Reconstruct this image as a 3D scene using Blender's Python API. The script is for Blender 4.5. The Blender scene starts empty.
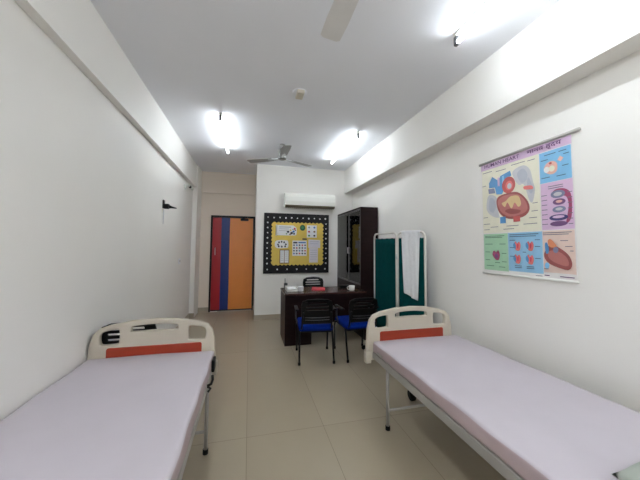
import bpy, bmesh, math, random
from mathutils import Vector, Matrix, Euler
random.seed(7)
scene = bpy.context.scene
COL = scene.collection
PI = math.pi

# ---------------------------------------------------------------- materials
def lin(c):
    return tuple(((v/255)/12.92 if v/255 <= 0.04045 else ((v/255+0.055)/1.055)**2.4) for v in c) + (1.0,)

def mat(name, rgb, rough=0.5, metal=0.0, vary=0.04, scale=6.0, bump=0.0, bscale=60.0, spec=0.5, stretch=None, coat=0.0):
    m = bpy.data.materials.new(name); m.use_nodes = True
    nt = m.node_tree; b = nt.nodes['Principled BSDF']
    b.inputs['Roughness'].default_value = rough; b.inputs['Metallic'].default_value = metal
    b.inputs['Specular IOR Level'].default_value = spec
    b.inputs['Coat Weight'].default_value = coat
    tc = nt.nodes.new('ShaderNodeTexCoord'); mp = nt.nodes.new('ShaderNodeMapping')
    nt.links.new(tc.outputs['Object'], mp.inputs['Vector'])
    if stretch: mp.inputs['Scale'].default_value = stretch
    nz = nt.nodes.new('ShaderNodeTexNoise'); nz.inputs['Scale'].default_value = scale; nz.inputs['Detail'].default_value = 4
    nt.links.new(mp.outputs['Vector'], nz.inputs['Vector'])
    rp = nt.nodes.new('ShaderNodeValToRGB'); c = lin(rgb)
    rp.color_ramp.elements[0].position = 0.3; rp.color_ramp.elements[1].position = 0.7
    rp.color_ramp.elements[0].color = tuple(v*(1-vary) for v in c[:3])+(1,)
    rp.color_ramp.elements[1].color = tuple(min(1, v*(1+vary)) for v in c[:3])+(1,)
    nt.links.new(nz.outputs['Fac'], rp.inputs['Fac']); nt.links.new(rp.outputs['Color'], b.inputs['Base Color'])
    if bump:
        n2 = nt.nodes.new('ShaderNodeTexNoise'); n2.inputs['Scale'].default_value = bscale
        bp = nt.nodes.new('ShaderNodeBump'); bp.inputs['Strength'].default_value = bump; bp.inputs['Distance'].default_value = 0.01
        nt.links.new(mp.outputs['Vector'], n2.inputs['Vector'])
        nt.links.new(n2.outputs['Fac'], bp.inputs['Height']); nt.links.new(bp.outputs['Normal'], b.inputs['Normal'])
    return m

def glow(name, rgb, strength):
    m = bpy.data.materials.new(name); m.use_nodes = True
    b = m.node_tree.nodes['Principled BSDF']
    b.inputs['Base Color'].default_value = (0.8, 0.8, 0.8, 1)
    b.inputs['Emission Color'].default_value = (*rgb, 1); b.inputs['Emission Strength'].default_value = strength
    return m

def glass_mat(name, tint=(0.90, 0.92, 0.91), refl=1.0):
    m = bpy.data.materials.new(name); m.use_nodes = True; nt = m.node_tree; nt.nodes.clear()
    o = nt.nodes.new('ShaderNodeOutputMaterial'); mx = nt.nodes.new('ShaderNodeMixShader')
    t = nt.nodes.new('ShaderNodeBsdfTransparent'); g = nt.nodes.new('ShaderNodeBsdfGlossy')
    fr = nt.nodes.new('ShaderNodeFresnel'); fr.inputs['IOR'].default_value = 1.5
    t.inputs['Color'].default_value = (*tint, 1); g.inputs['Roughness'].default_value = 0.03
    nt.links.new(fr.outputs[0], mx.inputs[0]); nt.links.new(t.outputs[0], mx.inputs[1]); nt.links.new(g.outputs[0], mx.inputs[2])
    nt.links.new(mx.outputs[0], o.inputs['Surface'])
    return m

def floor_mat():
    m = bpy.data.materials.new('floor_tiles'); m.use_nodes = True; nt = m.node_tree; b = nt.nodes['Principled BSDF']
    geo = nt.nodes.new('ShaderNodeNewGeometry'); sx = nt.nodes.new('ShaderNodeSeparateXYZ'); cx = nt.nodes.new('ShaderNodeCombineXYZ')
    nt.links.new(geo.outputs['Position'], sx.inputs[0])
    ax = nt.nodes.new('ShaderNodeMath'); ax.operation = 'ADD'; ax.inputs[1].default_value = 17.5-2.237
    ay = nt.nodes.new('ShaderNodeMath'); ay.operation = 'ADD'; ay.inputs[1].default_value = 5.9-0.012
    nt.links.new(sx.outputs['Y'], ax.inputs[0]); nt.links.new(sx.outputs['X'], ay.inputs[0])
    nt.links.new(ax.outputs[0], cx.inputs['X']); nt.links.new(ay.outputs[0], cx.inputs['Y'])
    br = nt.nodes.new('ShaderNodeTexBrick'); br.offset = 0.0; br.squash = 1.0
    br.inputs['Scale'].default_value = 1.0; br.inputs['Brick Width'].default_value = 1.75; br.inputs['Row Height'].default_value = 0.59
    br.inputs['Mortar Size'].default_value = 0.002; br.inputs['Mortar Smooth'].default_value = 0.3
    br.inputs['Color1'].default_value = lin(FLOOR_A); br.inputs['Color2'].default_value = lin(FLOOR_B)
    br.inputs['Mortar'].default_value = lin((126, 115, 98))
    nt.links.new(cx.outputs[0], br.inputs['Vector'])
    nz = nt.nodes.new('ShaderNodeTexNoise'); nz.inputs['Scale'].default_value = 3.5; nz.inputs['Detail'].default_value = 8
    nt.links.new(geo.outputs['Position'], nz.inputs['Vector'])
    mx = nt.nodes.new('ShaderNodeMixRGB'); mx.blend_type = 'MULTIPLY'; mx.inputs['Fac'].default_value = 0.35
    rp = nt.nodes.new('ShaderNodeValToRGB'); rp.color_ramp.elements[0].color = (0.78, 0.76, 0.74, 1); rp.color_ramp.elements[1].color = (1, 1, 1, 1)
    nt.links.new(nz.outputs['Fac'], rp.inputs['Fac'])
    nt.links.new(br.outputs['Color'], mx.inputs['Color1']); nt.links.new(rp.outputs['Color'], mx.inputs['Color2'])
    nt.links.new(mx.outputs['Color'], b.inputs['Base Color'])
    b.inputs['Roughness'].default_value = 0.30; b.inputs['Specular IOR Level'].default_value = 0.35
    return m

FLOOR_A, FLOOR_B = (166, 154, 133), (171, 159, 138)
M = {}
M['wall'] = mat('white_wall_paint', (238, 235, 230), 0.55, vary=0.012, scale=1.5, bump=0.04, bscale=90)
M['wall_tan'] = mat('cream_wall_paint', (234, 221, 207), 0.55, vary=0.012, scale=1.5, bump=0.04, bscale=90)
M['ceiling'] = mat('ceiling_paint', (240, 241, 246), 0.7, vary=0.012, scale=1.5)
M['floor'] = floor_mat()
M['skirting'] = mat('skirting_tile', (176, 164, 146), 0.35, vary=0.05, scale=4)
M['ledge'] = mat('beam_underside_paint', (198, 188, 178), 0.6, vary=0.02)
M['black_wood'] = mat('dark_door_frame', (14, 9, 10), 0.4, spec=.3, vary=0.2, scale=12)
M['red'] = mat('red_laminate', (166, 24, 38), 0.35, vary=0.03)
M['blue'] = mat('blue_laminate', (8, 46, 120), 0.35, vary=0.03)
M['orange'] = mat('orange_laminate', (226, 138, 62), 0.35, vary=0.03)
M['steel'] = mat('brushed_steel', (196, 196, 198), 0.28, 1.0, vary=0.05, scale=40)
M['chrome'] = mat('chrome', (220, 220, 222), 0.12, 1.0, vary=0.02)
M['white_plastic'] = mat('white_plastic', (232, 232, 226), 0.35, vary=0.015)
M['cream_plastic'] = mat('cream_plastic', (216, 208, 192), 0.42, vary=0.02)
M['ac_white'] = mat('air_conditioner_plastic', (244, 244, 237), 0.22, vary=0.01)
M['ac_grille'] = mat('air_outlet_grille', (112, 104, 84), 0.5, vary=0.1, scale=30)
M['wood'] = mat('dark_mahogany_laminate', (30, 14, 15), 0.45, spec=0.16, vary=0.25, scale=5, stretch=(1, 1, 8))
M['wood_top'] = mat('desk_top_laminate', (66, 45, 41), 0.26, spec=0.4, vary=0.2, scale=5, stretch=(1, 8, 8))
M['glass'] = glass_mat('cabinet_glass')
M['teal'] = mat('teal_fabric', (0, 62, 62), 0.9, spec=0.08, vary=0.08, scale=20, bump=0.2, bscale=200)
M['towel'] = mat('white_towel', (226, 226, 228), 0.95, vary=0.03, scale=30, bump=0.5, bscale=300)
M['white_tube'] = mat('white_enamel_tube', (220, 214, 208), 0.3, vary=0.03)
M['black'] = mat('black_plastic', (7, 7, 9), 0.42, spec=0.25, vary=0.1)
M['rubber'] = mat('black_rubber', (9, 9, 9), 0.75, spec=0.2, vary=0.1)
M['seat_blue'] = mat('blue_fabric', (2, 36, 122), 0.85, spec=0.1, vary=0.08, scale=40, bump=0.25, bscale=250)
M['sheet'] = mat('lavender_white_sheet', (193, 185, 192), 0.75, vary=0.02, scale=5, bump=0.06, bscale=25)
M['sheet_side'] = mat('pale_pink_mattress_side', (178, 160, 163), 0.75, vary=0.03, scale=8, bump=0.08, bscale=25)
M['bed_metal'] = mat('pale_grey_enamel', (158, 154, 149), 0.35, vary=0.04)
M['bed_cream'] = mat('cream_moulded_plastic', (190, 181, 166), 0.38, vary=0.02)
M['rust'] = mat('rust_red_panel', (152, 56, 36), 0.38, spec=0.3, vary=0.08, scale=5, stretch=(1, 1, 6))
M['pillow'] = mat('grey_green_pillowcase', (168, 174, 164), 0.85, vary=0.03, scale=8, bump=0.15, bscale=18)
M['fan_pale'] = mat('pale_fan_enamel', (228, 226, 224), 0.4)
M['fan'] = mat('ceiling_fan_enamel', (160, 158, 158), 0.4, vary=0.02)
M['fan_metal'] = mat('fan_motor_grey', (140, 139, 138), 0.3, 0.6, vary=0.03)
M['tube'] = glow('lit_tube', (0.87, 0.945, 1.0), 25.0)
M['tube_fill'] = glow('lit_tube_fill', (0.87, 0.945, 1.0), 178.0)  # boosted emission for the added fill lamp behind the camera
M['dark_grey'] = mat('dark_grey_plastic', (62, 62, 66), 0.5)
M['yellow'] = mat('yellow_display_sheet', (214, 184, 84), 0.6, vary=0.06, scale=6)
M['board_black'] = mat('black_board_border', (13, 10, 16), 0.5, spec=0.3, vary=0.15, scale=12)
M['paper'] = mat('white_paper', (226, 226, 228), 0.7, vary=0.02)
M['paper_lav'] = mat('lavender_paper', (212, 206, 214), 0.7, vary=0.02)
M['green_dark'] = mat('dark_green_card', (14, 88, 66), 0.6)
M['ink_dark'] = mat('dark_ink', (44, 42, 54), 0.6)
M['ink_grey'] = mat('grey_ink', (150, 148, 156), 0.6)
M['ink_red'] = mat('red_ink', (188, 44, 66), 0.6)
M['ink_blue'] = mat('blue_ink', (60, 110, 176), 0.6)
M['ink_brown'] = mat('brown_ink', (120, 84, 60), 0.6)
M['ink_yellow'] = mat('yellow_ink', (214, 190, 90), 0.6)
M['ink_green'] = mat('green_ink', (60, 130, 80), 0.6)
M['notebook'] = mat('red_notebook_cover', (206, 62, 78), 0.4)
M['arm_metal'] = mat('dark_grey_metal', (92, 94, 98), .3, .8)
M['door_stile'] = mat('grey_door_stile', (84, 80, 82), .35, spec=.3)
M['navy'] = mat('navy_box_file', (12, 18, 42), 0.5)
M['olive'] = mat('olive_file_board', (188, 184, 166), 0.55, vary=0.15, scale=10)
# poster inks
PR = {}
for k, c in dict(base=(232, 228, 226), title=(214, 184, 212), cream=(232, 228, 208), pblue=(130, 190, 228), plav=(218, 186, 214), pgreen=(164, 204, 172),
                 pblue2=(148, 196, 226), ppink=(232, 208, 196), violet=(92, 44, 104), maroon=(150, 82, 80), rose=(184, 116, 110), buff=(216, 190, 140),
                 azure=(88, 146, 198), red=(190, 88, 86), lung=(196, 196, 200), lung2=(178, 182, 192), skin=(232, 180, 166), coral=(224, 120, 116), orange=(220, 140, 100),
                 purple=(118, 82, 124), slate=(126, 130, 158), indigo=(66, 60, 110), crimson=(164, 76, 110), hot=(204, 70, 92), txt=(120, 116, 128), ptxt=(66, 84, 116), gtxt=(70, 110, 84)).items():
    PR[k] = mat('poster_ink_'+k, c, 0.3, vary=0.03, scale=20)

# ---------------------------------------------------------------- geometry collector
OFF = {}
class G:
    def __init__(s): s.bm = bmesh.new(); s.mi = 0; s.mats = []
    def m(s, mt):
        if mt not in s.mats: s.mats.append(mt)
        s.mi = s.mats.index(mt); return s
    def _mark(s, faces):
        for f in faces: f.material_index = s.mi
    def box(s, x0, x1, y0, y1, z0, z1, bev=0.0, seg=2, mtx=None):
        r = bmesh.ops.create_cube(s.bm, size=1.0); vs = r['verts']
        for v in vs:
            v.co = Vector(((x0+x1)/2+v.co.x*(x1-x0), (y0+y1)/2+v.co.y*(y1-y0), (z0+z1)/2+v.co.z*(z1-z0)))
        fs = list({f for v in vs for f in v.link_faces}); s._mark(fs)
        if bev:
            es = list({e for v in vs for e in v.link_edges})
            r2 = bmesh.ops.bevel(s.bm, geom=es, offset=bev, segments=seg, profile=0.5, affect='EDGES', material=-1)
            vs = list({v for f in r2['faces'] for v in f.verts} | {v for v in vs if v.is_valid}); s._mark(r2['faces'])
        if mtx is not None:
            for v in vs:
                if v.is_valid: v.co = mtx @ v.co
        return s
    def tube(s, pts, r, n=12, closed=False, caps=True, flat=1.0):
        pts = [Vector(p) for p in pts]; rings = []; N = len(pts)
        rs = r if isinstance(r, (list, tuple)) else [r]*N
        up = None
        for i, p in enumerate(pts):
            if closed: d = (pts[(i+1) % N]-pts[i-1])
            else: d = pts[min(i+1, N-1)]-pts[max(i-1, 0)]
            d.normalize()
            if up is None:
                up = Vector((0, 0, 1)) if abs(d.z) < 0.9 else Vector((1, 0, 0))
            a = d.cross(up).normalized(); b = a.cross(d).normalized(); up = b
            rings.append([s.bm.verts.new(p+(a*math.cos(2*PI*k/n)+b*flat*math.sin(2*PI*k/n))*rs[i]) for k in range(n)])
        fs = []
        for i in range(N if closed else N-1):
            A, B = rings[i], rings[(i+1) % N]
            for k in range(n): fs.append(s.bm.faces.new((A[k], A[(k+1) % n], B[(k+1) % n], B[k])))
        if caps and not closed:
            fs.append(s.bm.faces.new(rings[0][::-1])); fs.append(s.bm.faces.new(rings[-1]))
        for f in fs: f.smooth = True
        s._mark(fs); return s
    def lathe(s, prof, c=(0, 0, 0), n=24, axis='z'):
        rings = []
        for r, z in prof:
            ring = []
            for k in range(n):
                a = 2*PI*k/n; p = (r*math.cos(a), r*math.sin(a), z)
                if axis == 'x': p = (p[2], p[0], p[1])
                if axis == 'y': p = (p[1], p[2], p[0])
                ring.append(s.bm.verts.new(Vector(p)+Vector(c)))
            rings.append(ring)
        fs = []
        for A, B in zip(rings, rings[1:]):
            for k in range(n): fs.append(s.bm.faces.new((A[k], A[(k+1) % n], B[(k+1) % n], B[k])))
        for f in fs: f.smooth = True
        fs += [s.bm.faces.new(rings[0][::-1]), s.bm.faces.new(rings[-1])]
        s._mark(fs); return s
    def prism(s, poly, fn0, fn1, smooth=False):
        a = [s.bm.verts.new(fn0(*p)) for p in poly]; b = [s.bm.verts.new(fn1(*p)) for p in poly]; n = len(poly); fs = []
        fs.append(s.bm.faces.new(a[::-1])); fs.append(s.bm.faces.new(b))
        for k in range(n):
            f = s.bm.faces.new((a[k], a[(k+1) % n], b[(k+1) % n], b[k])); f.smooth = smooth; fs.append(f)
        s._mark(fs); return s
    def poly(s, pts):
        f = s.bm.faces.new([s.bm.verts.new(Vector(p)) for p in pts]); s._mark([f]); return s
    def grid(s, fn, nu, nv, closed_u=False):
        V = [[s.bm.verts.new(Vector(fn(i/nu, j/nv))) for j in range(nv+1)] for i in range(nu+1)]; fs = []
        for i in range(nu):
            for j in range(nv):
                f = s.bm.faces.new((V[i][j], V[i+1][j], V[i+1][j+1], V[i][j+1])); f.smooth = True; fs.append(f)
        s._mark(fs); return s
    def mesh(s, me, mtx):
        me.transform(mtx); k = len(s.bm.faces); s.bm.from_mesh(me); s.bm.faces.ensure_lookup_table()
        s._mark(s.bm.faces[k:]); return s
    def build(s, name, mt=None, parent=None, local=False, normals=True):
        if mt is not None and not s.mats: s.mats = [mt]
        off = OFF.get(parent.name, Vector()) if parent is not None else Vector()
        if not local:
            for v in s.bm.verts: v.co -= off
        if normals: bmesh.ops.recalc_face_normals(s.bm, faces=s.bm.faces)
        me = bpy.data.meshes.new(name); s.bm.to_mesh(me); s.bm.free()
        for x in s.mats: me.materials.append(x)
        o = bpy.data.objects.new(name, me); COL.objects.link(o)
        if parent is not None: o.parent = parent; OFF[o.name] = off
        return o

def thing(name, label, cat, loc=(0, 0, 0), rz=0.0, group=None):
    o = bpy.data.objects.new(name, None); o.empty_display_size = 0.1; COL.objects.link(o)
    o.location = loc; o.rotation_euler = (0, 0, rz); OFF[o.name] = Vector(loc)
    return tag(o, label, cat, group)
def tag(o, label, cat, group=None):
    o['label'] = label; o['category'] = cat
    if group: o['group'] = group
    return o
def struct(o, label=None):
    o['kind'] = 'structure'
    if label: o['label'] = label
    return o
def copy_tree(o, parent=None):
    c = o.copy(); COL.objects.link(c)
    if parent is not None: c.parent = parent
    for ch in list(o.children): copy_tree(ch, c)
    return c

def smooth_loop(pts, k=6):
    out = []; n = len(pts)
    for i in range(n):
        p0, p1, p2, p3 = pts[i-1], pts[i], pts[(i+1) % n], pts[(i+2) % n]
        for j in range(k):
            t = j/k
            out.append(tuple(0.5*((2*b)+(-a+c)*t+(2*a-5*b+4*c-d)*t*t+(-a+3*b-3*c+d)*t**3) for a, b, c, d in zip(p0, p1, p2, p3)))
    return out
def ell(cx, cy, rx, ry, n=20, rot=0.0):
    c, s_ = math.cos(rot), math.sin(rot)
    return [(cx+rx*math.cos(2*PI*k/n)*c-ry*math.sin(2*PI*k/n)*s_, cy+rx*math.cos(2*PI*k/n)*s_+ry*math.sin(2*PI*k/n)*c) for k in range(n)]
def round_rect(x0, x1, y0, y1, r, n=6):
    out = []
    for cx, cy, a0 in ((x1-r, y1-r, 0), (x0+r, y1-r, PI/2), (x0+r, y0+r, PI), (x1-r, y0+r, 3*PI/2)):
        for k in range(n+1):
            a = a0+PI/2*k/n; out.append((cx+r*math.cos(a), cy+r*math.sin(a)))
    return out
def plate(loops, thick, bev, mtx):
    """filled flat shape with holes, thickness along local z, then placed by mtx; returns a mesh"""
    cu = bpy.data.curves.new('tmp', 'CURVE'); cu.dimensions = '2D'; cu.fill_mode = 'BOTH'
    cu.extrude = thick/2-bev; cu.bevel_depth = bev; cu.bevel_resolution = 2; cu.offset = -bev
    for lp in loops:
        sp = cu.splines.new('POLY'); sp.points.add(len(lp)-1); sp.use_cyclic_u = True
        for q, p in zip(sp.points, lp): q.co = (p[0], p[1], 0, 1)
    o = bpy.data.objects.new('tmp', cu); COL.objects.link(o)
    dg = bpy.context.evaluated_depsgraph_get(); me = bpy.data.meshes.new_from_object(o.evaluated_get(dg))
    bpy.data.objects.remove(o); bpy.data.curves.remove(cu)
    me.transform(mtx); return me
def text_mesh(body, size, width=None):
    cu = bpy.data.curves.new('tmp', 'FONT'); cu.body = body; cu.size = size; cu.align_x = 'LEFT'; cu.offset = size*0.012
    o = bpy.data.objects.new('tmp', cu); COL.objects.link(o)
    dg = bpy.context.evaluated_depsgraph_get(); me = bpy.data.meshes.new_from_object(o.evaluated_get(dg))
    bpy.data.objects.remove(o); bpy.data.curves.remove(cu)
    if width and len(me.vertices):
        w = max(v.co.x for v in me.vertices); me.transform(Matrix.Diagonal((width/w, 1, 1, 1)))
    return me
XZ = Matrix(((1, 0, 0, 0), (0, 0, -1, 0), (0, 1, 0, 0), (0, 0, 0, 1)))       # local (x,y,z) -> world (x,-z,y)

# ---------------------------------------------------------------- room
LX, RX, CZ = -1.115, 2.10, 3.03
YB, YD, YN = 5.589, 6.5, -2.6
struct(G().box(LX-.12, RX+.12, YN-.12, YD+.15, -0.1, 0).build('floor', M['floor']))
struct(G().box(LX-.12, RX+.12, YN-.12, YD+.15, CZ, CZ+.1).build('ceiling', M['ceiling']))
struct(G().box(LX-.12, LX, YN-.12, YD+.15, 0, CZ).build('wall_left', M['wall']))
struct(G().box(RX, RX+.12, YN-.12, YB, 0, CZ).build('wall_right', M['wall']))
struct(G().box(LX, RX, YN-.12, YN, 0, CZ).build('wall_rear', M['wall']))
struct(G().box(0.117, RX+.12, YB, YD+.15, 0, CZ).build('wall_center', M['wall']))
g = G(); g.box(LX, -.82, YD, YD+.15, 0, CZ); g.box(-.82, .117, YD, YD+.15, 2.078, CZ)
struct(g.build('wall_back', M['wall_tan']))
struct(G().box(LX, .117, YD-.035, YD, 2.565, CZ).build('beam_back', M['wall_tan']))
g = G().m(M['wall']); g.box(LX, -1.055, YN, 6.0, 2.58, CZ)
struct(g.build('beam_left'))
struct(G().box(1.93, RX, YN, YB, 2.535, CZ).build('beam_right', M['wall']))
struct(G().box(LX, -1.03, 6.0, YD, 0, CZ).build('pillar_left', M['wall']))
for nm, b in (('baseboard_center', (.117, RX-.31, YB-.012, YB, 0, .1)), ('baseboard_back', (-1.03, -.82, YD-.012, YD, 0, .1)),
              ('baseboard_left', (LX, LX+.012, YN, 6.0, 0, .1)), ('baseboard_right', (RX-.012, RX, YN, 4.31, 0, .1)),
              ('baseboard_pillar', (LX, -1.018, 5.988, 6.0, 0, .1)), ('baseboard_return', (.105, .117, YB-.012, YD-.02, 0, .1))):
    struct(G().box(*b, bev=.003, seg=1).build(nm, M['skirting']))

# door
d = bpy.data.objects.new('door_1', None); COL.objects.link(d); d.location = (-.352, YD, 0); OFF[d.name] = Vector((-.352, YD, 0)); struct(d)
g = G()
g.box(-.82, -.785, YD-.03, YD+.1, 0, 2.078, .004, 1); g.box(.075, .1165, YD-.03, YD+.1, 0, 2.078, .004, 1); g.box(-.785, .075, YD-.03, YD+.1, 2.035, 2.078, .004, 1)
g.build('door_frame', M['black_wood'], d)
g = G()
g.m(M['red']).box(-.783, -.60, YD-.005, YD+.035, .012, 2.033); g.m(M['blue']).box(-.60, -.425, YD-.005, YD+.035, .012, 2.033)
g.m(M['orange']).box(-.425, .073, YD-.005, YD+.035, .012, 2.033)
g.m(M['black_wood']).box(-.783, .073, YD-.008, YD-.004, .012, .04)
leaf = g.build('door_leaf', None, d)
g = G(); g.tube([(-.715, YD-.01, 1.22), (-.715, YD-.05, 1.22), (-.715, YD-.05, 1.37), (-.715, YD-.01, 1.37)], .009, 10)
g.build('door_handle', M['steel'], d)
g = G(); g.box(-.20, -.03, YD-.05, YD-.006, 1.975, 2.02, .006); g.tube([(-.19, YD-.03, 2.02), (-.10, YD-.07, 2.03), (-.02, YD-.02, 2.045)], .008, 8)
g.build('door_closer', M['black'], d)
g = G(); g.box(-.78, -.64, YD-.028, YD-.012, 0.0, .014, .003, 1); g.build('door_floor_strip', M['white_plastic'], d)  # thin white strip on the floor below the red leaf

# ---------------------------------------------------------------- ceiling things
def tube_light(x, y0, y1, label, lamp='tube'):
    t = thing('tube_light', label, 'tube light', (x, (y0+y1)/2, CZ), 0, 'ceiling tube lights')
    G().box(x-.016, x+.016, y0-.01, y1+.01, CZ-.028, CZ-.001, .004, 1).build('batten', M['white_plastic'], t)
    g = G(); g.tube([(x, y0+.02, CZ-.078), (x, y1-.02, CZ-.078)], .014, 12); g.build('lamp_tube', M[lamp], t)
    G().box(x-.014, x+.014, y0-.012, y0+.02, CZ-.098, CZ-.027, .005).build('lamp_holder', M['dark_grey'], t)
    G().box(x-.014, x+.014, y1-.02, y1+.012, CZ-.098, CZ-.027, .005).build('lamp_holder', M['dark_grey'] if y1 < 2 else M['white_plastic'], t)
    return t
tube_light(-.375, 3.52, 4.80, 'lit white tube light on ceiling above the left side, towards the striped door')
tube_light(1.44, 3.60, 4.90, 'lit white tube light on ceiling between the ceiling fan and the right beam')
tube_light(1.475, .45, 1.72, 'lit white tube light nearest the camera, cut by the top edge of the photo')
tube_light(-.375, -1.75, -.5, 'added fill tube light on ceiling behind the camera on the left side, out of view', 'tube_fill')  # assumed lamp out of view, boosted to fill the room from behind
tube_light(1.475, -1.75, -.5, 'added fill tube light on ceiling behind the camera on the right side, out of view')  # unseen lamp, added to even out light on the near half

def fan(x, y, rot, label, drop=.2, enamel='fan'):
    t = thing('ceiling_fan', label, 'fan', (x, y, CZ), rot, 'ceiling fans')
    zb = -drop
    g = G(); g.lathe([(.012, -.002), (.05, -.004), (.056, -.03), (.03, -.06), (.013, -.065)]); g.build('canopy', M['fan_metal'], t, local=True)
    g = G(); g.tube([(0, 0, -.03), (0, 0, zb)], .013, 10); g.build('rod', M['fan_metal'], t, local=True)
    g = G(); g.lathe([(.02, zb+.125), (.055, zb+.12), (.06, zb+.10), (.06, zb+.01), (.068, zb-.005), (.072, zb-.02), (.06, zb-.04), (.03, zb-.048)], n=28)
    g.build('motor', M['fan_metal'], t, local=True)
    for k in range(3):
        R = Matrix.Rotation(2*PI*k/3, 4, 'Z')
        def bl(x, y, top):
            w = math.sin(min(1, (y-.14)/.1)*PI/2)
            return R @ Vector((x*w if y < .24 else x, y, zb-.025-.10*x*1.0+(.004 if top else 0)))
        poly = [(-.055, .17), (-.06, .30), (-.066, .45), (-.064, .585), (-.045, .60), (.045, .60), (.064, .585), (.066, .45), (.06, .30), (.055, .17)]
        g = G(); g.prism(poly, lambda x, y: R @ Vector((x, y, zb-.027-.12*x)), lambda x, y: R @ Vector((x, y, zb-.023-.12*x)))
        b = g.build('blade', M[enamel], t, local=True)
        g = G(); g.prism([(-.022, .06), (-.03, .22), (0, .25), (.03, .22), (.022, .06)], lambda x, y: R @ Vector((x, y, zb-.033-.12*x)), lambda x, y: R @ Vector((x, y, zb-.027-.12*x)))
        g.build('bracket', M['steel'], b, local=True)
    return t
fan(.475, 4.40, PI, 'grey three-bladed ceiling fan in front of the wall with the notice board', .20)
fan(.49, 1.06, math.radians(2), 'ceiling fan overhead at the top edge, only one blade tip showing', .26, 'fan_pale')

t = thing('ceiling_box', 'small cream square junction box on the bare middle of the ceiling', 'junction box', (.479, 2.82, CZ))
G().lathe([(.075, CZ-.0005), (.073, CZ-.006), (.06, CZ-.008)], (.479, 2.82, 0)).build('backplate', M['ceiling'], t)
G().box(.441, .517, 2.75, 2.89, CZ-.045, CZ-.006, .008).build('cover', M['cream_plastic'], t)

# ---------------------------------------------------------------- air conditioner
t = thing('air_conditioner', 'white split air conditioner on the wall above the black-framed notice board', 'air conditioner', (1.155, YB, 2.18))
prof = [(0, 2.205), (-.10, 2.185), (-.165, 2.195), (-.195, 2.225), (-.208, 2.30), (-.205, 2.38), (-.185, 2.435), (-.14, 2.462), (0, 2.468)]
g = G(); g.prism(prof, lambda y, z: Vector((.655, YB-.001+y, z)), lambda y, z: Vector((1.665, YB-.001+y, z)), smooth=False); g.build('housing', M['ac_white'], t)
g = G(); g.prism([(-.055, 2.196), (-.105, 2.178), (-.165, 2.186), (-.197, 2.215), (-.195, 2.232), (-.16, 2.205)], lambda y, z: Vector((.66, YB+y, z)), lambda y, z: Vector((1.66, YB+y, z)))
for k in range(24): g.box(.69+k*.04, .694+k*.04, YB-.16, YB-.07, 2.174, 2.184)
g.build('air_outlet', M['ac_grille'], t)
g = G(); g.prism([(-.199, 2.238), (-.211, 2.30), (-.208, 2.382), (-.203, 2.38), (-.205, 2.30), (-.194, 2.238)], lambda y, z: Vector((.675, YB+y, z)), lambda y, z: Vector((1.645, YB+y, z))); g.build('front_cover', M['ac_white'], t)

# ---------------------------------------------------------------- notice board
t = thing('notice_board', 'black-bordered notice board with yellow centre on the white wall under the air conditioner', 'notice board', (.925, YB, .89))
g = G(); g.m(M['board_black']); x0, x1, z0, z1 = .268, 1.582, .887, 2.07
g.box(x0, x1, YB-.03, YB-.001, z0, z1, .004, 1)
g.m(M['paper'])
yf = YB-.0308
def dot(x, z, r): g.prism(ell(x, z, r, r, 10), lambda a, b: Vector((a, yf+.001, b)), lambda a, b: Vector((a, yf-.0004, b)))
rnd = random.Random(3)
for k in range(11): dot(.345+k*.116, 1.985-.006*(k % 2), .012+.006*rnd.random())
for k in range(7): dot(.345+k*.193, .965, .012+.005*rnd.random())
for k in range(9):
    dot(.335+.006*rnd.random(), 1.88-k*.1, .012+.005*rnd.random()); dot(1.515+.006*rnd.random(), 1.88-k*.1, .012+.005*rnd.random())
g.build('border_frame', None, t)
def scallop(x0, x1, z0, z1, n, m, a):
    out = []
    for k in range(n*6): u = k/(n*6); out.append((x0+(x1-x0)*u, z0-a*abs(math.sin(u*n*PI))))
    for k in range(m*6): u = k/(m*6); out.append((x1+a*abs(math.sin(u*m*PI)), z0+(z1-z0)*u))
    for k in range(n*6): u = k/(n*6); out.append((x1-(x1-x0)*u, z1+a*abs(math.sin(u*n*PI))))
    for k in range(m*6): u = k/(m*6); out.append((x0-a*abs(math.sin(u*m*PI)), z1-(z1-z0)*u))
    return out
sc = scallop(.435, 1.445, 1.062, 1.875, 13, 11, .022)
g = G(); g.prism(sc, lambda a, b: Vector((a, YB-.0295, b)), lambda a, b: Vector((a, YB-.033, b))); g.build('display_sheet', M['yellow'], t)
YP = YB-.0325
class Sheet:
    def __init__(s, name, label, poly, mt, cat='paper', group='papers pinned on the notice board', base=.0):
        s.g = G().m(mt); s.y = YP-base; s.k = 0; s.a = (name, label, cat, group)
        s.g.prism(poly, lambda a, b: Vector((a, s.y, b)), lambda a, b: Vector((a, s.y-.0015, b)))
    def add(s, poly, mt):
        s.k += 1; y = s.y-.0015-.0003*s.k
        s.g.m(mt).prism(poly, lambda a, b: Vector((a, s.y-.001, b)), lambda a, b: Vector((a, y, b))); return s
    def done(s):
        o = s.g.build(s.a[0]); tag(o, s.a[1], s.a[2], s.a[3]); return o
def rc(x0, x1, z0, z1): return [(x0, z0), (x1, z0), (x1, z1), (x0, z1)]
p = Sheet('pinned_paper', 'white letter with a floral corner at top left of the notice board', smooth_loop([(.517, 1.835), (.517, 1.834), (.517, 1.634), (.518, 1.633), (.86, 1.635), (.905, 1.66), (.912, 1.73), (.90, 1.79), (.85, 1.825), (.84, 1.832)], 4), M['paper'])
p.add(rc(.56, .80, 1.79, 1.805), M['ink_grey']).add(rc(.56, .76, 1.755, 1.765), M['ink_grey']).add(rc(.56, .72, 1.72, 1.728), M['ink_grey'])
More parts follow.
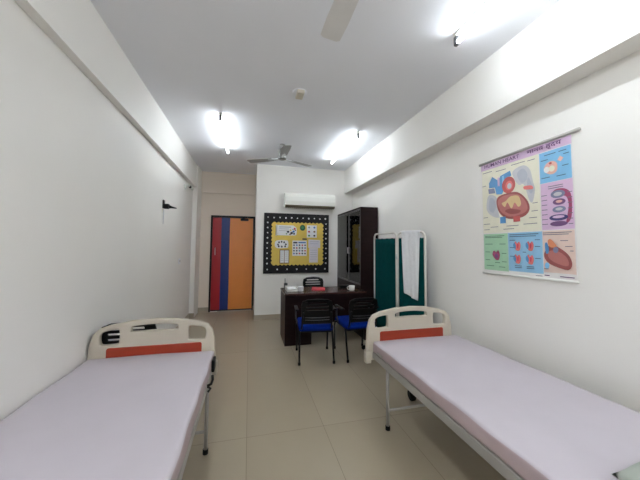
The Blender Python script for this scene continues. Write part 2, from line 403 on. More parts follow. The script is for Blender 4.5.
for (x, z, r, mk) in ((.74, 1.705, .026, 'ink_dark'), (.79, 1.735, .02, 'ink_yellow'), (.81, 1.68, .028, 'ink_dark'), (.85, 1.71, .024, 'ink_blue'), (.86, 1.665, .02, 'ink_dark'), (.78, 1.655, .018, 'ink_brown'),
                      (.71, 1.665, .014, 'ink_green'), (.87, 1.765, .022, 'ink_red'), (.835, 1.75, .012, 'ink_green'), (.885, 1.735, .014, 'ink_dark')): p.add(ell(x, z, r, r*.9, 10), M[mk])
p.done()
p = Sheet('pinned_rosette', 'dark green round card pinned near the top of the notice board', ell(1.032, 1.79, .056, .06, 18), M['green_dark'], 'card', None)
p.add(ell(1.03, 1.795, .03, .032, 14), M['ink_green']); p.done()
p = Sheet('pinned_paper', 'white paper with six coloured dots at top right of the notice board', rc(1.12, 1.325, 1.597, 1.845), M['paper'])
for i, (x, z) in enumerate(((1.165, 1.80), (1.275, 1.80), (1.165, 1.715), (1.275, 1.715), (1.165, 1.635), (1.275, 1.635))):
    p.add(ell(x, z, .022, .02, 10), M[('ink_grey', 'ink_blue', 'ink_red', 'ink_brown', 'ink_green', 'ink_dark')[i]])
p.done()
p = Sheet('pinned_paper', 'white paper with dark blots below the floral letter on the notice board', smooth_loop([(.483, 1.46), (.52, 1.53), (.71, 1.535), (.746, 1.50), (.745, 1.40), (.70, 1.384), (.52, 1.382)], 5), M['paper'])
for (x, z) in ((.545, 1.45), (.565, 1.495), (.615, 1.505), (.665, 1.495), (.70, 1.455), (.685, 1.415), (.62, 1.41), (.56, 1.415)): p.add(ell(x, z, .017, .02, 9), M['ink_dark'])
p.done()
p = Sheet('pinned_booklet', 'open brown-edged booklet at the bottom left of the notice board', rc(.578, .77, 1.077, 1.353), M['ink_brown'], 'booklet')
p.add(rc(.592, .666, 1.095, 1.335), M['paper']).add(rc(.678, .756, 1.095, 1.335), M['paper'])
for k in range(5): p.add(rc(.60, .655, 1.30-k*.04, 1.308-k*.04), M['ink_grey']).add(rc(.688, .745, 1.30-k*.04, 1.308-k*.04), M['ink_grey'])
p.done()
p = Sheet('pinned_paper', 'white sheet with rows of dark dots in the middle of the notice board', rc(.83, 1.118, 1.23, 1.532), M['paper'])
p.add(rc(.845, .93, 1.475, 1.505), M['ink_dark']).add(rc(.95, 1.10, 1.48, 1.505), M['ink_blue'])
for r in range(4):
    for c in range(5): p.add(ell(.862+c*.056, 1.44-r*.055, .017, .017, 8), M[('ink_dark', 'ink_blue', 'ink_dark', 'ink_red', 'ink_dark')[(r*2+c) % 5]])
p.done()
p = Sheet('pinned_tab', 'small dark tag above the dotted sheet on the notice board', rc(1.03, 1.12, 1.55, 1.578), M['ink_dark'], 'tag', None); p.done()
p = Sheet('pinned_paper', 'pale lavender paper pinned under the six-dot paper on the notice board', [(1.155, 1.39), (1.40, 1.388), (1.398, 1.548), (1.155, 1.556)], M['paper_lav'])
p.add(rc(1.18, 1.37, 1.51, 1.517), M['ink_grey']).add(rc(1.18, 1.35, 1.47, 1.476), M['ink_grey']); p.done()
p = Sheet('pinned_paper', 'lavender sheet hanging lowest at the bottom right of the notice board', rc(1.172, 1.352, 1.095, 1.386), M['paper_lav'])
for k in range(5): p.add(rc(1.19, 1.33, 1.34-k*.045, 1.346-k*.045), M['ink_grey'])
p.done()

# ---------------------------------------------------------------- heart poster on the right wall
t = thing('hanging_heart_chart', 'laminated anatomy chart of the human heart hanging on the right wall', 'poster', (RX, 1.77, 1.2))
g = G(); XP = 2.0915
LAY = [0]
def pp(pts, k, up=1):
    LAY[0] += 1; x = XP-.0005-.00007*LAY[0]
    poly = pts if len(pts) > 2 else pts
    g.m(PR[k]); f = g.bm.faces.new([g.bm.verts.new(Vector((x, a, b))) for a, b in poly])
    f.normal_update()
    if f.normal.x > 0: f.normal_flip()
    g._mark([f])
def line(y0, y1, z, k='txt', h=.005): pp([(y0, z), (y1, z), (y1, z+h), (y0, z+h)], k)
def sl(p): return smooth_loop(p, 5)
g.m(PR['base']).box(XP, XP+.0015, 1.388, 2.152, 1.195, 2.19)
pp(rc(1.39, 2.15, 2.128, 2.188), 'title')
pp(rc(1.612, 2.143, 1.55, 2.127), 'cream'); pp(rc(1.394, 1.608, 1.895, 2.124), 'pblue'); pp(rc(1.392, 1.606, 1.552, 1.892), 'plav')
pp(rc(1.893, 2.14, 1.224, 1.542), 'pgreen'); pp(rc(1.608, 1.891, 1.232, 1.544), 'pblue2'); pp(rc(1.394, 1.604, 1.247, 1.546), 'ppink')
# lungs, heart and vessels of the main picture
pp(sl([(1.829, 2.048), (1.742, 2.075), (1.686, 2.032), (1.662, 1.929), (1.650, 1.86), (1.672, 1.77), (1.70, 1.80), (1.733, 1.917), (1.778, 1.926), (1.815, 1.978)]), 'lung')
pp(sl([(1.79, 2.02), (1.74, 2.05), (1.705, 2.0), (1.715, 1.95), (1.76, 1.94)]), 'lung2')
pp(sl([(1.70, 1.97), (1.675, 1.92), (1.665, 1.86), (1.685, 1.84), (1.71, 1.90)]), 'lung2')
pp(sl([(2.072, 1.891), (2.0, 1.87), (1.98, 1.80), (1.975, 1.72), (1.965, 1.681), (2.03, 1.695), (2.085, 1.74), (2.10, 1.80)]), 'lung')
pp(sl([(2.06, 1.86), (2.02, 1.85), (2.0, 1.78), (2.03, 1.73), (2.075, 1.77)]), 'lung2')
pp(sl([(1.985, 1.85), (1.918, 1.875), (1.796, 1.872), (1.718, 1.80), (1.695, 1.73), (1.721, 1.682), (1.782, 1.66), (1.878, 1.662), (1.952, 1.705), (1.988, 1.776)]), 'maroon')
pp(sl([(1.975, 1.83), (1.918, 1.862), (1.80, 1.855), (1.735, 1.80), (1.712, 1.735), (1.735, 1.70), (1.80, 1.682), (1.878, 1.682), (1.94, 1.72), (1.972, 1.776)]), 'rose')
pp(sl([(1.94, 1.80), (1.90, 1.815), (1.86, 1.845), (1.80, 1.845), (1.775, 1.82), (1.765, 1.768), (1.79, 1.752), (1.82, 1.79), (1.85, 1.745), (1.885, 1.80), (1.91, 1.765)]), 'buff')
pp(sl([(1.87, 1.745), (1.82, 1.735), (1.77, 1.72), (1.79, 1.70), (1.86, 1.70), (1.91, 1.73)]), 'maroon')
pp([(2.065, 2.0), (2.03, 2.052), (1.99, 2.02), (1.966, 2.0), (1.945, 2.04), (1.852, 2.062), (1.84, 2.02), (1.905, 1.99), (1.90, 1.93), (1.935, 1.88), (1.99, 1.885), (2.005, 1.95), (2.065, 1.955)], 'azure')
pp([(2.075, 1.948), (2.01, 1.945), (2.0, 1.90), (2.07, 1.905)], 'slate')
pp(rc(1.955, 1.975, 1.955, 2.03), 'title'); pp(rc(1.91, 1.93, 1.96, 2.035), 'pblue')
pp(ell(1.87, 1.945, .062, .07), 'red'); pp(ell(1.865, 1.94, .034, .04), 'coral'); pp(ell(1.862, 1.935, .02, .024), 'lung')
pp(sl([(1.735, 1.905), (1.675, 1.90), (1.665, 1.872), (1.73, 1.88)]), 'coral')
pp(rc(1.905, 1.96, 1.628, 1.684), 'azure'); pp(rc(1.776, 1.835, 1.632, 1.678), 'red')
for y, z, w in ((2.13, 2.10, .10), (1.99, 2.085, .10), (1.84, 2.10, .12), (1.70, 2.095, .06), (2.135, 1.69, .05), (2.135, 1.63, .07), (2.06, 1.60, .08), (1.90, 1.60, .11), (1.75, 1.605, .11), (1.70, 1.65, .06), (1.68, 1.70, .05), (1.67, 1.76, .04), (2.13, 1.58, .06), (1.93, 1.575, .1), (2.137, 1.98, .04)):
    line(y, y-w, z)
# blue panel
pp(sl([(1.575, 1.985), (1.56, 2.03), (1.52, 2.045), (1.485, 2.02), (1.488, 1.965), (1.53, 1.95)]), 'skin'); pp(ell(1.556, 1.99, .02, .022), 'base'); pp(ell(1.52, 1.99, .02, .022), 'cream'); pp(ell(1.528, 2.03, .01, .008), 'red')
pp([(1.48, 2.04), (1.462, 2.065), (1.44, 2.045), (1.46, 2.025)], 'skin')
for y, z, w in ((1.57, 2.095, .08), (1.47, 2.095, .05), (1.595, 2.06, .05), (1.595, 1.93, .06), (1.49, 1.925, .06), (1.45, 1.99, .04), (1.44, 2.07, .035)): line(y, y-w, z, 'ptxt')
# lavender panel: stacked valve drawings
pp(sl([(1.53, 1.80), (1.50, 1.835), (1.44, 1.83), (1.405, 1.79), (1.40, 1.70), (1.41, 1.62), (1.44, 1.59), (1.43, 1.65), (1.42, 1.72), (1.435, 1.775), (1.48, 1.785)]), 'crimson')
for y, z, rx, ry, k in ((1.487, 1.80, .048, .028, 'slate'), (1.487, 1.80, .028, .014, 'lung'), (1.48, 1.745, .042, .022, 'purple'), (1.48, 1.747, .022, .010, 'skin'), (1.482, 1.692, .044, .022, 'slate'), (1.482, 1.694, .024, .010, 'lung'),
                        (1.488, 1.635, .062, .022, 'indigo'), (1.488, 1.64, .04, .01, 'plav'), (1.488, 1.592, .058, .018, 'purple')): pp(ell(y, z, rx, ry), k)
for z in (1.86, 1.845): line(1.55, 1.45, z)
for k in range(7): line(1.60, 1.56, 1.80-k*.035); line(1.425, 1.396, 1.80-k*.036)
# green, blue and pink panels of the bottom row
pp(sl([(2.045, 1.36), (2.03, 1.395), (2.005, 1.38), (1.985, 1.40), (1.97, 1.355), (1.985, 1.315), (2.015, 1.32)]), 'crimson'); pp(ell(2.005, 1.35, .016, .02), 'purple')
for y, z, w in ((2.12, 1.52, .2), (2.12, 1.508, .18), (2.12, 1.45, .08), (1.97, 1.45, .06), (2.12, 1.38, .05), (1.95, 1.37, .045), (2.12, 1.31, .05), (1.95, 1.30, .045), (2.11, 1.26, .08), (1.98, 1.255, .06), (2.02, 1.29, .05)): line(y, y-w, z, 'gtxt')
for y, z in ((1.806, 1.435), (1.700, 1.435), (1.808, 1.332), (1.702, 1.332)):
    pp(sl([(y+.03, z+.01), (y+.012, z+.038), (y, z+.02), (y-.018, z+.036), (y-.03, z+.005), (y-.018, z-.035), (y+.012, z-.03)]), 'coral')
    pp(sl([(y+.034, z+.012), (y+.022, z+.03), (y+.01, z), (y+.015, z-.024), (y+.03, z-.01)]), 'azure'); pp(sl([(y-.004, z+.02), (y-.014, z+.01), (y-.008, z-.02), (y+.002, z-.006)]), 'hot')
for y, z, w in ((1.87, 1.525, .24), (1.87, 1.51, .22), (1.87, 1.48, .05), (1.66, 1.48, .04), (1.87, 1.42, .04), (1.66, 1.43, .04), (1.76, 1.385, .03), (1.87, 1.35, .04), (1.66, 1.34, .04), (1.83, 1.275, .06), (1.83, 1.262, .06), (1.73, 1.275, .06), (1.73, 1.262, .06)): line(y, y-w, z, 'ptxt')
pp(sl([(1.585, 1.40), (1.545, 1.445), (1.49, 1.425), (1.43, 1.373), (1.412, 1.314), (1.434, 1.275), (1.49, 1.283), (1.56, 1.311), (1.592, 1.355)]), 'maroon')
pp(sl([(1.555, 1.40), (1.50, 1.40), (1.445, 1.36), (1.432, 1.31), (1.46, 1.30), (1.53, 1.325), (1.565, 1.36)]), 'rose')
pp(sl([(1.563, 1.475), (1.545, 1.485), (1.52, 1.46), (1.505, 1.43), (1.54, 1.425), (1.56, 1.44)]), 'orange'); pp(sl([(1.585, 1.45), (1.57, 1.46), (1.558, 1.42), (1.562, 1.385), (1.58, 1.385)]), 'azure')
pp(ell(1.512, 1.408, .018, .022), 'slate'); pp(ell(1.575, 1.295, .016, .022), 'pblue')
for y, z, w in ((1.595, 1.528, .19), (1.595, 1.515, .17), (1.48, 1.47, .05), (1.45, 1.43, .045), (1.42, 1.40, .02), (1.595, 1.27, .03)): line(y, y-w, z)
line(1.595, 1.56, 1.222, 'violet', .007); line(1.49, 1.40, 1.222, 'violet', .006); line(1.66, 1.61, 1.215, 'txt', .004)
XT = XP-.0005-.00007*(LAY[0]+2)
def put_text(body, y, z, size, width, k):
    me = text_mesh(body, size, width)
    mtx = Matrix(((0, 0, -1, XT), (-1, 0, 0, y), (0, 1, 0, z), (0, 0, 0, 1)))
    g.m(PR[k]).mesh(me, mtx); bpy.data.meshes.remove(me)
put_text('HUMAN HEART', 2.105, 2.143, .043, .345, 'violet')
put_text('\u092e\u093e\u0928\u0935 \u0939\u0943\u0926\u092f', 1.695, 2.148, .043, .25, 'violet')
g.build('printed_sheet', None, t, normals=False)
g = G(); g.tube([(XP-.003, 2.165, 2.192), (XP-.003, 1.335, 2.206)], .011, 12); g.build('top_rod', mat('grey_rod', (176, 172, 168), .4), t)
g = G(); g.tube([(XP-.002, 2.155, 1.193), (XP-.002, 1.383, 1.199)], .009, 12); g.build('bottom_rod', M['white_plastic'], t)

# ---------------------------------------------------------------- small things on the left wall
t = thing('wall_bracket', 'small black bracket with a pointed arm on the left wall', 'bracket', (LX, 4.08, 1.9))
G().box(LX+.001, LX+.014, 4.04, 4.11, 1.905, 2.015, .003, 1).build('plate', M['black'], t)
g = G(); g.box(LX+.012, LX+.075, 4.045, 4.105, 1.90, 1.965, .008)
g.tube([(LX+.06, 4.08, 1.932), (LX+.10, 4.10, 1.925), (LX+.15, 4.13, 1.918)], [.026, .015, .006], 10); g.build('arm', M['black'], t)
g = G(); g.tube([(LX+.006, 4.09, 1.89), (LX+.006, 4.092, 1.80), (LX+.005, 4.09, 1.70)], .004, 8); g.build('cable', M['ceiling'], t)
t = thing('light_switch', 'pale switch plate low on the left wall near the pillar', 'switch', (LX, 5.06, 1.16))
G().box(LX+.0005, LX+.012, 5.01, 5.11, 1.115, 1.205, .004).build('plate', M['ceiling'], t)
G().box(LX+.01, LX+.017, 5.04, 5.08, 1.14, 1.18, .003).build('rocker', M['ledge'], t)
t = thing('security_camera', 'tiny white camera with dark lens under the end of the left beam', 'camera', (LX, 5.45, 2.46))
G().box(LX+.0005, LX+.02, 5.22, 5.30, 2.40, 2.48, .005).build('mount', M['white_plastic'], t)
g = G(); g.tube([(LX+.015, 5.26, 2.45), (LX+.05, 5.28, 2.475), (LX+.06, 5.40, 2.47)], .009, 8)
g.tube([(-1.05, 5.40, 2.465), (-1.05, 5.60, 2.465)], .026, 14); g.build('housing', M['white_plastic'], t)
g = G(); g.tube([(-1.05, 5.38, 2.463), (-1.05, 5.402, 2.463)], .022, 14); g.build('lens', M['black'], t)

# ---------------------------------------------------------------- cabinet
CX0, CX1, CY0, CY1, CH = 1.778, RX-.014, 4.325, YB-.002, 2.083
t = thing('glass_cabinet', 'tall dark wooden cabinet with glass doors between desk and right wall', 'cabinet', (1.94, 4.95, 0))
g = G(); g.box(CX0, CX1, CY0, CY0+.022, 0, CH, .002, 1); g.build('side_panel', M['wood'], t)
g = G(); g.box(CX0, CX1, CY1-.022, CY1, 0, CH, .002, 1); g.build('side_panel', M['wood'], t)
g = G(); g.box(CX1-.012, CX1, CY0+.022, CY1-.022, .0, CH); g.build('back_panel', M['wood'], t)
g = G(); g.box(CX0, CX1-.012, CY0+.022, CY1-.022, CH-.025, CH); g.build('top_panel', M['wood'], t)
for z, h in ((.06, .011), (.80, .011), (1.04, .022), (1.44, .011), (1.76, .011)): G().box(CX0+.03, CX1-.012, CY0+.022, CY1-.022, z-h, z+h).build('shelf', M['wood'], t)
ym = 4.90
for a, b, in ((CY0+.024, ym-.002), (ym+.002, CY1-.024)):
    g = G(); w = .022
    g.box(CX0, CX0+.02, a, a+w, .79, CH-.03, .002, 1); g.box(CX0, CX0+.02, b-w, b, .79, CH-.03, .002, 1)
    g.box(CX0, CX0+.02, a+w, b-w, .79, .79+w, .002, 1); g.box(CX0, CX0+.02, a+w, b-w, CH-.03-w, CH-.03, .002, 1)
    dr = g.build('door', M['door_stile'], t)
    G().box(CX0+.002, CX0+.006, a+w, b-w, .79+w, CH-.03-w).build('glass_pane', M['glass'], dr)
    yh = b-.02 if b < 5 else a+.02
    g = G(); g.tube([(CX0, yh, 1.30), (CX0-.022, yh, 1.30), (CX0-.022, yh, 1.40), (CX0, yh, 1.40)], .005, 8); g.build('handle', M['steel'], dr)
    dr = G().box(CX0, CX0+.02, a, b, .05, .785, .002, 1).build('door', M['wood'], t)
    g = G(); g.tube([(CX0, yh, .62), (CX0-.022, yh, .62), (CX0-.022, yh, .72), (CX0, yh, .72)], .005, 8); g.build('handle', M['steel'], dr)
# contents
def item_box(name, label, cat, b, mt, bev=.004, group=None):
    return tag(G().box(*b, bev=bev).build(name, mt), label, cat, group)
item_box('box_file', 'navy blue box on the top shelf of the glass cabinet', 'box', (CX0+.04, CX0+.25, 4.36, 4.66, 1.772, 1.93), M['navy'])
FG = 'files standing in the glass cabinet'
for k in range(9):
    item_box('file', 'olive upright file on the shelf under the navy box in the glass cabinet', 'file', (CX0+.035, CX0+.25, 4.36+k*.052, 4.405+k*.052, 1.452, 1.72-.008*(k % 2)), M['olive'], .003, FG)
for k in range(8):
    item_box('file', 'olive upright file on the middle shelf of the glass cabinet', 'file', (CX0+.035, CX0+.25, 4.43+k*.052, 4.475+k*.052, 1.063, 1.35-.01*(k % 2)), M['olive'], .003, 'files on the cabinet middle shelf')
item_box('cardboard_box', 'white small box beside the olive files in the glass cabinet', 'box', (CX0+.035, CX0+.10, 4.355, 4.415, 1.063, 1.20), M['paper'])
def bottle(label, x, y, z, mt, h=.2, r=.03):
    t = thing('bottle', label, 'bottle', (x, y, z), 0, 'bottles on the cabinet bottom shelf')
    G().lathe([(r*.9, 0), (r, .006), (r, h*.62), (r*.75, h*.75), (r*.4, h*.82), (r*.4, h*.9)], n=18).build('body', mt, t, local=True)
    G().lathe([(r*.5, h*.88), (r*.5, h), (r*.42, h*1.01)], n=16).build('cap', M['dark_grey'], t, local=True)
bottle('white bottle on the lowest glazed shelf of the cabinet', CX0+.10, 4.52, .812, M['paper'])
bottle('olive bottle beside the white one on the lowest glazed shelf of the cabinet', CX0+.14, 4.66, .812, M['olive'], .17)

# ---------------------------------------------------------------- desk and things on it
DX0, DX1, DY0, DY1, DZ = .515, 1.76, 4.07, 4.66, .738
t = thing('office_desk', 'dark mahogany desk under the notice board with two chairs before it', 'desk', ((DX0+DX1)/2, (DY0+DY1)/2, 0))
G().box(DX0-.006, DX1+.006, DY0-.012, DY1, DZ-.028, DZ, .004).build('table_top', M['wood_top'], t)
for x in (DX0, DX1-.025): G().box(x, x+.025, DY0, DY1-.01, 0, DZ-.028, .002, 1).build('side_panel', M['wood'], t)
G().box(DX0+.025, DX1-.025, DY0+.004, DY0+.022, .30, DZ-.028).build('front_panel', M['wood'], t)
g = G(); g.box(DX0+.025, .905, DY0+.002, DY1-.04, .0, DZ-.03); pd = g.build('drawer_pedestal', M['wood'], t)
for k in range(3):
    dr = G().box(DX0+.035, .897, DY1-.04, DY1-.022, .08+k*.2, .27+k*.2, .002, 1).build('drawer', M['wood'], pd)

t = thing('notebook', 'red notebook lying on the desk in front of the slatted chair', 'notebook', (1.09, 4.42, DZ), -.25)
G().box(-.10, .10, -.13, .13, .0012, .010, .0005, 1).build('pages', M['paper'], t, local=True)
g = G(); g.box(-.104, .104, -.134, .134, .010, .0135, .001, 1); g.box(-.104, .104, -.134, .134, 0, .0014); g.box(-.106, -.102, -.134, .134, 0, .0135); g.box(-.104, .104, -.136, -.1335, 0, .0135); g.build('cover', M['notebook'], t, local=True)
t = thing('paper_tray', 'clear white tray of papers at the left end of the desk', 'tray', (.645, 4.38, DZ))
g = G(); g.box(.565, .725, 4.24, 4.52, DZ+.0005, DZ+.006); g.box(.565, .569, 4.24, 4.52, DZ+.006, DZ+.055); g.box(.721, .725, 4.24, 4.52, DZ+.006, DZ+.055); g.box(.569, .721, 4.516, 4.52, DZ+.006, DZ+.055); g.box(.569, .721, 4.24, 4.244, DZ+.006, DZ+.03)
g.build('tray_body', M['white_plastic'], t)
G().box(.575, .715, 4.25, 4.51, DZ+.006, DZ+.036, .002, 1).build('papers', M['paper'], t)
t = thing('pen_holder', 'grey pen holder with a black pen at the desk left corner', 'pen holder', (.585, 4.585, DZ))
G().lathe([(.028, 0), (.03, .005), (.03, .085), (.026, .085), (.026, .07)], n=18).build('cup', M['dark_grey'], t, local=True)
g = G(); g.tube([(-.01, 0, .008), (-.012, 0, .16)], .006, 8); g.build('pen', M['black'], t, local=True)
t = thing('tape_roll', 'white tissue roll standing beside the paper tray on the desk', 'tissue roll', (.775, 4.27, DZ))
G().lathe([(.02, .0), (.042, .0), (.044, .01), (.044, .06), (.042, .07), (.02, .07)], n=22).build('roll', M['paper'], t, local=True)
t = thing('mug', 'white mug standing near the right end of the desk', 'mug', (1.57, 4.19, DZ))
G().lathe([(.032, 0), (.044, .006), (.047, .075), (.043, .075), (.04, .02), (.01, .012)], n=24).build('body', M['white_plastic'], t, local=True)
g = G(); g.tube([(-.045, 0, .06), (-.072, 0, .055), (-.076, 0, .035), (-.062, 0, .018), (-.042, 0, .018)], .006, 8); g.build('handle', M['white_plastic'], t, local=True)
item_box('desk_box', 'small black box lying on the desk behind the white mug', 'box', (1.44, 1.62, 4.36, 4.50, DZ+.0005, DZ+.05), M['black'])

# ---------------------------------------------------------------- chairs
def chair(label, loc, rz, top=.78, arms=True, group='blue-seated black chairs'):
    t = thing('visitor_chair', label, 'chair', loc, rz, group)
    # seat faces +y, backrest at -y
    g = G()
    def sf(u, v): pass
    g.box(-.215, .215, -.20, .24, .375, .45, .03, 4)
    for v in g.bm.verts:
        if v.co.z > .42: v.co.z += .008*(1-(v.co.x/.215)**2)
    for f in g.bm.faces: f.smooth = True
    g.build('seat', M['seat_blue'], t, local=True)
    G().box(-.19, .19, -.18, .21, .355, .38, .006, 1).build('seat_pan', M['black'], t, local=True)
    for s in (-1, 1):
        g = G(); g.tube([(s*.212, .10, .40), (s*.218, .20, .39), (s*.216, .235, .33), (s*.21, .245, .02)], .0125, 10)
        l = g.build('leg', M['black'], t, local=True)
        G().tube([(s*.21, .245, .03), (s*.21, .245, 0)], .016, 10).build('foot_cap', M['rubber'], l, local=True)
        g = G(); g.tube([(s*.205, -.14, .40), (s*.207, -.16, .34), (s*.21, -.245, .02)], .0125, 10)
        l = g.build('leg', M['black'], t, local=True)
        G().tube([(s*.21, -.244, .03), (s*.21, -.246, 0)], .016, 10).build('foot_cap', M['rubber'], l, local=True)
        # arm: post from the seat side up to a pad
        g = G(); g.tube([(s*.185, -.14, .375), (s*.185, -.215, .42), (s*.18, -.25, .54), (s*.17, -.262, .62)], .011, 10); g.build('back_support', M['black'], t, local=True)
        if not arms:
            continue
        g = G(); g.tube([(s*.215, .08, .40), (s*.235, .10, .47), (s*.24, .09, .58), (s*.24, .03, .62)], .011, 10)
        a = g.build('arm_support', M['arm_metal'], t, local=True)
        G().box(s*.24-.022, s*.24+.022, -.16, .12, .615, .637, .009, 3).build('arm_pad', M['black'], t, local=True)
    # backrest: slatted plastic panel with a curved top edge
    b0, b1 = top-.31, top
    out = [(-.185, b0+.02), (-.17, b0), (.17, b0), (.185, b0+.02), (.195, b1-.09), (.182, b1-.035), (.12, b1-.008), (0, b1), (-.12, b1-.008), (-.182, b1-.035), (-.195, b1-.09)]
    holes = [round_rect(-.115, .115, b1-.062, b1-.042, .009), round_rect(-.14, .14, b1-.102, b1-.084, .008), round_rect(-.14, .14, b1-.142, b1-.126, .007)]
    me = plate([out]+holes, .022, .004, XZ)
    g = G().m(M['black']); g.mesh(me, Matrix.Identity(4)); bpy.data.meshes.remove(me)
    for v in g.bm.verts:
        v.co.y += -.262+.9*v.co.x**2-.10*(v.co.z-(b0+.1))
    g.build('backrest', None, t, local=True)
    for z in (b0+.055, b0+.085):
        yb = -.262-.10*(z-(b0+.1))-.0165
        g = G(); g.tube([(x, yb+.9*x*x, z) for x in (-.15, -.10, -.05, 0, .05, .10, .15)], .005, 8); g.build('back_rail', M['arm_metal'], t, local=True)
    return t
chair('black chair with blue seat before the left half of the desk, its back to us', (.845, 3.625, 0), -.10, .785)
chair('black chair with blue seat beside the folding screen, partly behind the right bed', (1.405, 3.60, 0), .04, .785)
chair('black slatted-back chair behind the desk, only its curved top showing', (1.165, 4.90, 0), PI, .85)
chair('black chair behind the left bed end board, glimpsed through its openings', (-.893, 2.77, 0), 0.0, .828, arms=False)

# ---------------------------------------------------------------- folding screen and towel
PL, PM, PRr = Vector((1.738, 3.73)), Vector((1.802, 3.2)), Vector((1.972, 2.845))
ST = 1.60
t = thing('folding_screen', 'white tubular folding screen with teal fabric between cabinet and right bed', 'screen', (1.80, 3.2, 0))
def V3(p, z): return Vector((p.x, p.y, z))
def screen_panel(a, b, n):
    d = (b-a); L = d.length; d.normalize(); a2 = a+d*.012; b2 = b-d*.012
    r = .055; pts = [V3(a2, .10), V3(a2, ST-r)]
    for k in range(1, 6):
        th = PI/2*k/5; pts.append(V3(a2+d*(r-r*math.cos(th)), ST-r+r*math.sin(th)))
    for k in range(0, 6):
        th = PI/2*k/5; pts.append(V3(b2-d*(r-r*math.sin(th)), ST-r+r*math.cos(th)))
    pts.append(V3(b2, .10))
    g = G(); g.tube(pts, .0125, 12); g.tube([V3(a2, .30), V3(b2, .30)], .008, 8); g.build('frame', M['white_tube'], t)
    nrm = Vector((-d.y, d.x))
    g = G()
    def fn(u, v):
        w = .0018*math.sin(u*26+1.3*v)*(.4+.6*v)
        p = a2+d*(.016+(L-.056)*u)+nrm*w; return V3(p, .31+(ST-.065-.31)*v)
    g.grid(fn, 48, 12); f = g.build('curtain', M['teal'], t)
    so = f.modifiers.new('thick', 'SOLIDIFY'); so.thickness = .003
    g = G(); g.tube([V3(a2+d*.014, ST-.068), V3(b2-d*.014, ST-.068)], .005, 8); g.build('curtain_rod', M['steel'], t)
    return d, nrm
dL, nL = screen_panel(PL, PM, 0); dR, nR = screen_panel(PM, PRr, 1)
def foot(p, nrm, half):
    q0, q1 = p-nrm*half, p+nrm*half
    g = G(); pts = []
    for k in range(13):
        u = -1+2*k/12; pts.append(V3(p+nrm*(half*u), .075+.045*(1-u*u)+(0 if abs(u) < .99 else -.012)))
    g.tube(pts, .010, 10); f = g.build('foot', M['chrome'], t)
    for q in (q0, q1):
        w = G(); ax = Vector((nrm.y, -nrm.x, 0)).normalized(); c = V3(q, .0325)
        w.tube([c-ax*.013, c+ax*.013], .032, 16); w.build('caster', M['rubber'], f)
        w = G(); w.tube([V3(q, .0325), V3(q, .072)], .008, 8); w.build('caster_stem', M['steel'], f)
foot(PL+dL*.012, nL, .175); foot(PRr-dR*.012, nR, .105)
foot(PM-dL*.012, nL, .10)
for z in (.5, 1.3): G().tube([V3(PM, z-.03), V3(PM, z+.03)], .016, 10).build('hinge', M['steel'], t)

tw = G()
A0, A1 = .20, .84
d = PRr-PM; Lr = d.length; dn = d.normalized(); nn = Vector((-dn.y, dn.x)); nn = nn if nn.x < 0 else -nn
def towel(u, v):
    s = A0+(A1-A0)*u; p = PM+d*s
    front, back = .745+.075*u, .50
    if v < .46:
        h = (v/.46); z = ST+.016-front*(1-h); off = .020+.012*(1-h)
        s_shift = .075*(1-h)*(.55-u)
        w = .010*(1-h*.7)*math.sin(u*11+.6)*(.5+.5*(1-h))+.004*math.sin(u*23+3*h)
        p = p+dn*s_shift+nn*(off+w)
    elif v < .54:
        a = (v-.46)/.08*PI; z = ST+.016*math.sin(a)+.004+.0*a if False else ST+.004+.016*math.sin(a); p = p+nn*(.020*math.cos(a))
    else:
        h = (v-.54)/.46; z = ST+.004-back*h; p = p-nn*(.020+.006*math.sin(u*9)*h)
    return V3(p, z)
tw.grid(towel, 28, 50)
tob = tag(tw.build('towel', M['towel']), 'white towel draped over the right panel of the teal folding screen', 'towel')
so = tob.modifiers.new('thick', 'SOLIDIFY'); so.thickness = .005; so.offset = 0
sb = tob.modifiers.new('soft', 'SUBSURF'); sb.levels = 1; sb.render_levels = 1

# ---------------------------------------------------------------- beds
def end_board(g, cx, y, zt=.878):
    """moulded end board centred on cx at depth y (front face towards -y)"""
    o = [(-.435, .43), (-.437, .52), (-.425, .70), (-.405, .775), (-.372, .815), (-.30, .842), (-.15, .868), (0, .876), (.15, .868), (.30, .842), (.372, .815), (.405, .775), (.425, .70), (.437, .52), (.435, .43)]
    def tr(L): return [(x, z*zt/.878) for x, z in L]
    dense = []
    for (a, b), (c, e) in zip(o, o[1:]):
        for k in range(3): dense.append((a+(c-a)*k/3, b+(e-b)*k/3))
    dense.append(o[-1])
    hl = smooth_loop([(-.355, .715), (-.357, .77), (-.33, .795), (-.25, .808), (-.235, .79), (-.235, .72), (-.25, .704), (-.335, .70)], 5)
    hc = smooth_loop([(-.158, .80), (-.15, .822), (-.08, .832), (0, .835), (.08, .832), (.15, .822), (.158, .80), (.145, .787), (0, .79), (-.145, .787)], 4)
    hr = [(-x, z) for x, z in hl]
    me = plate([tr(dense), tr(hl), tr(hc), tr(hr)], .042, .010, Matrix.Translation((cx, y, 0)) @ XZ)
    for p in me.polygons: p.use_smooth = False
    g.mesh(me, Matrix.Identity(4)); bpy.data.meshes.remove(me)

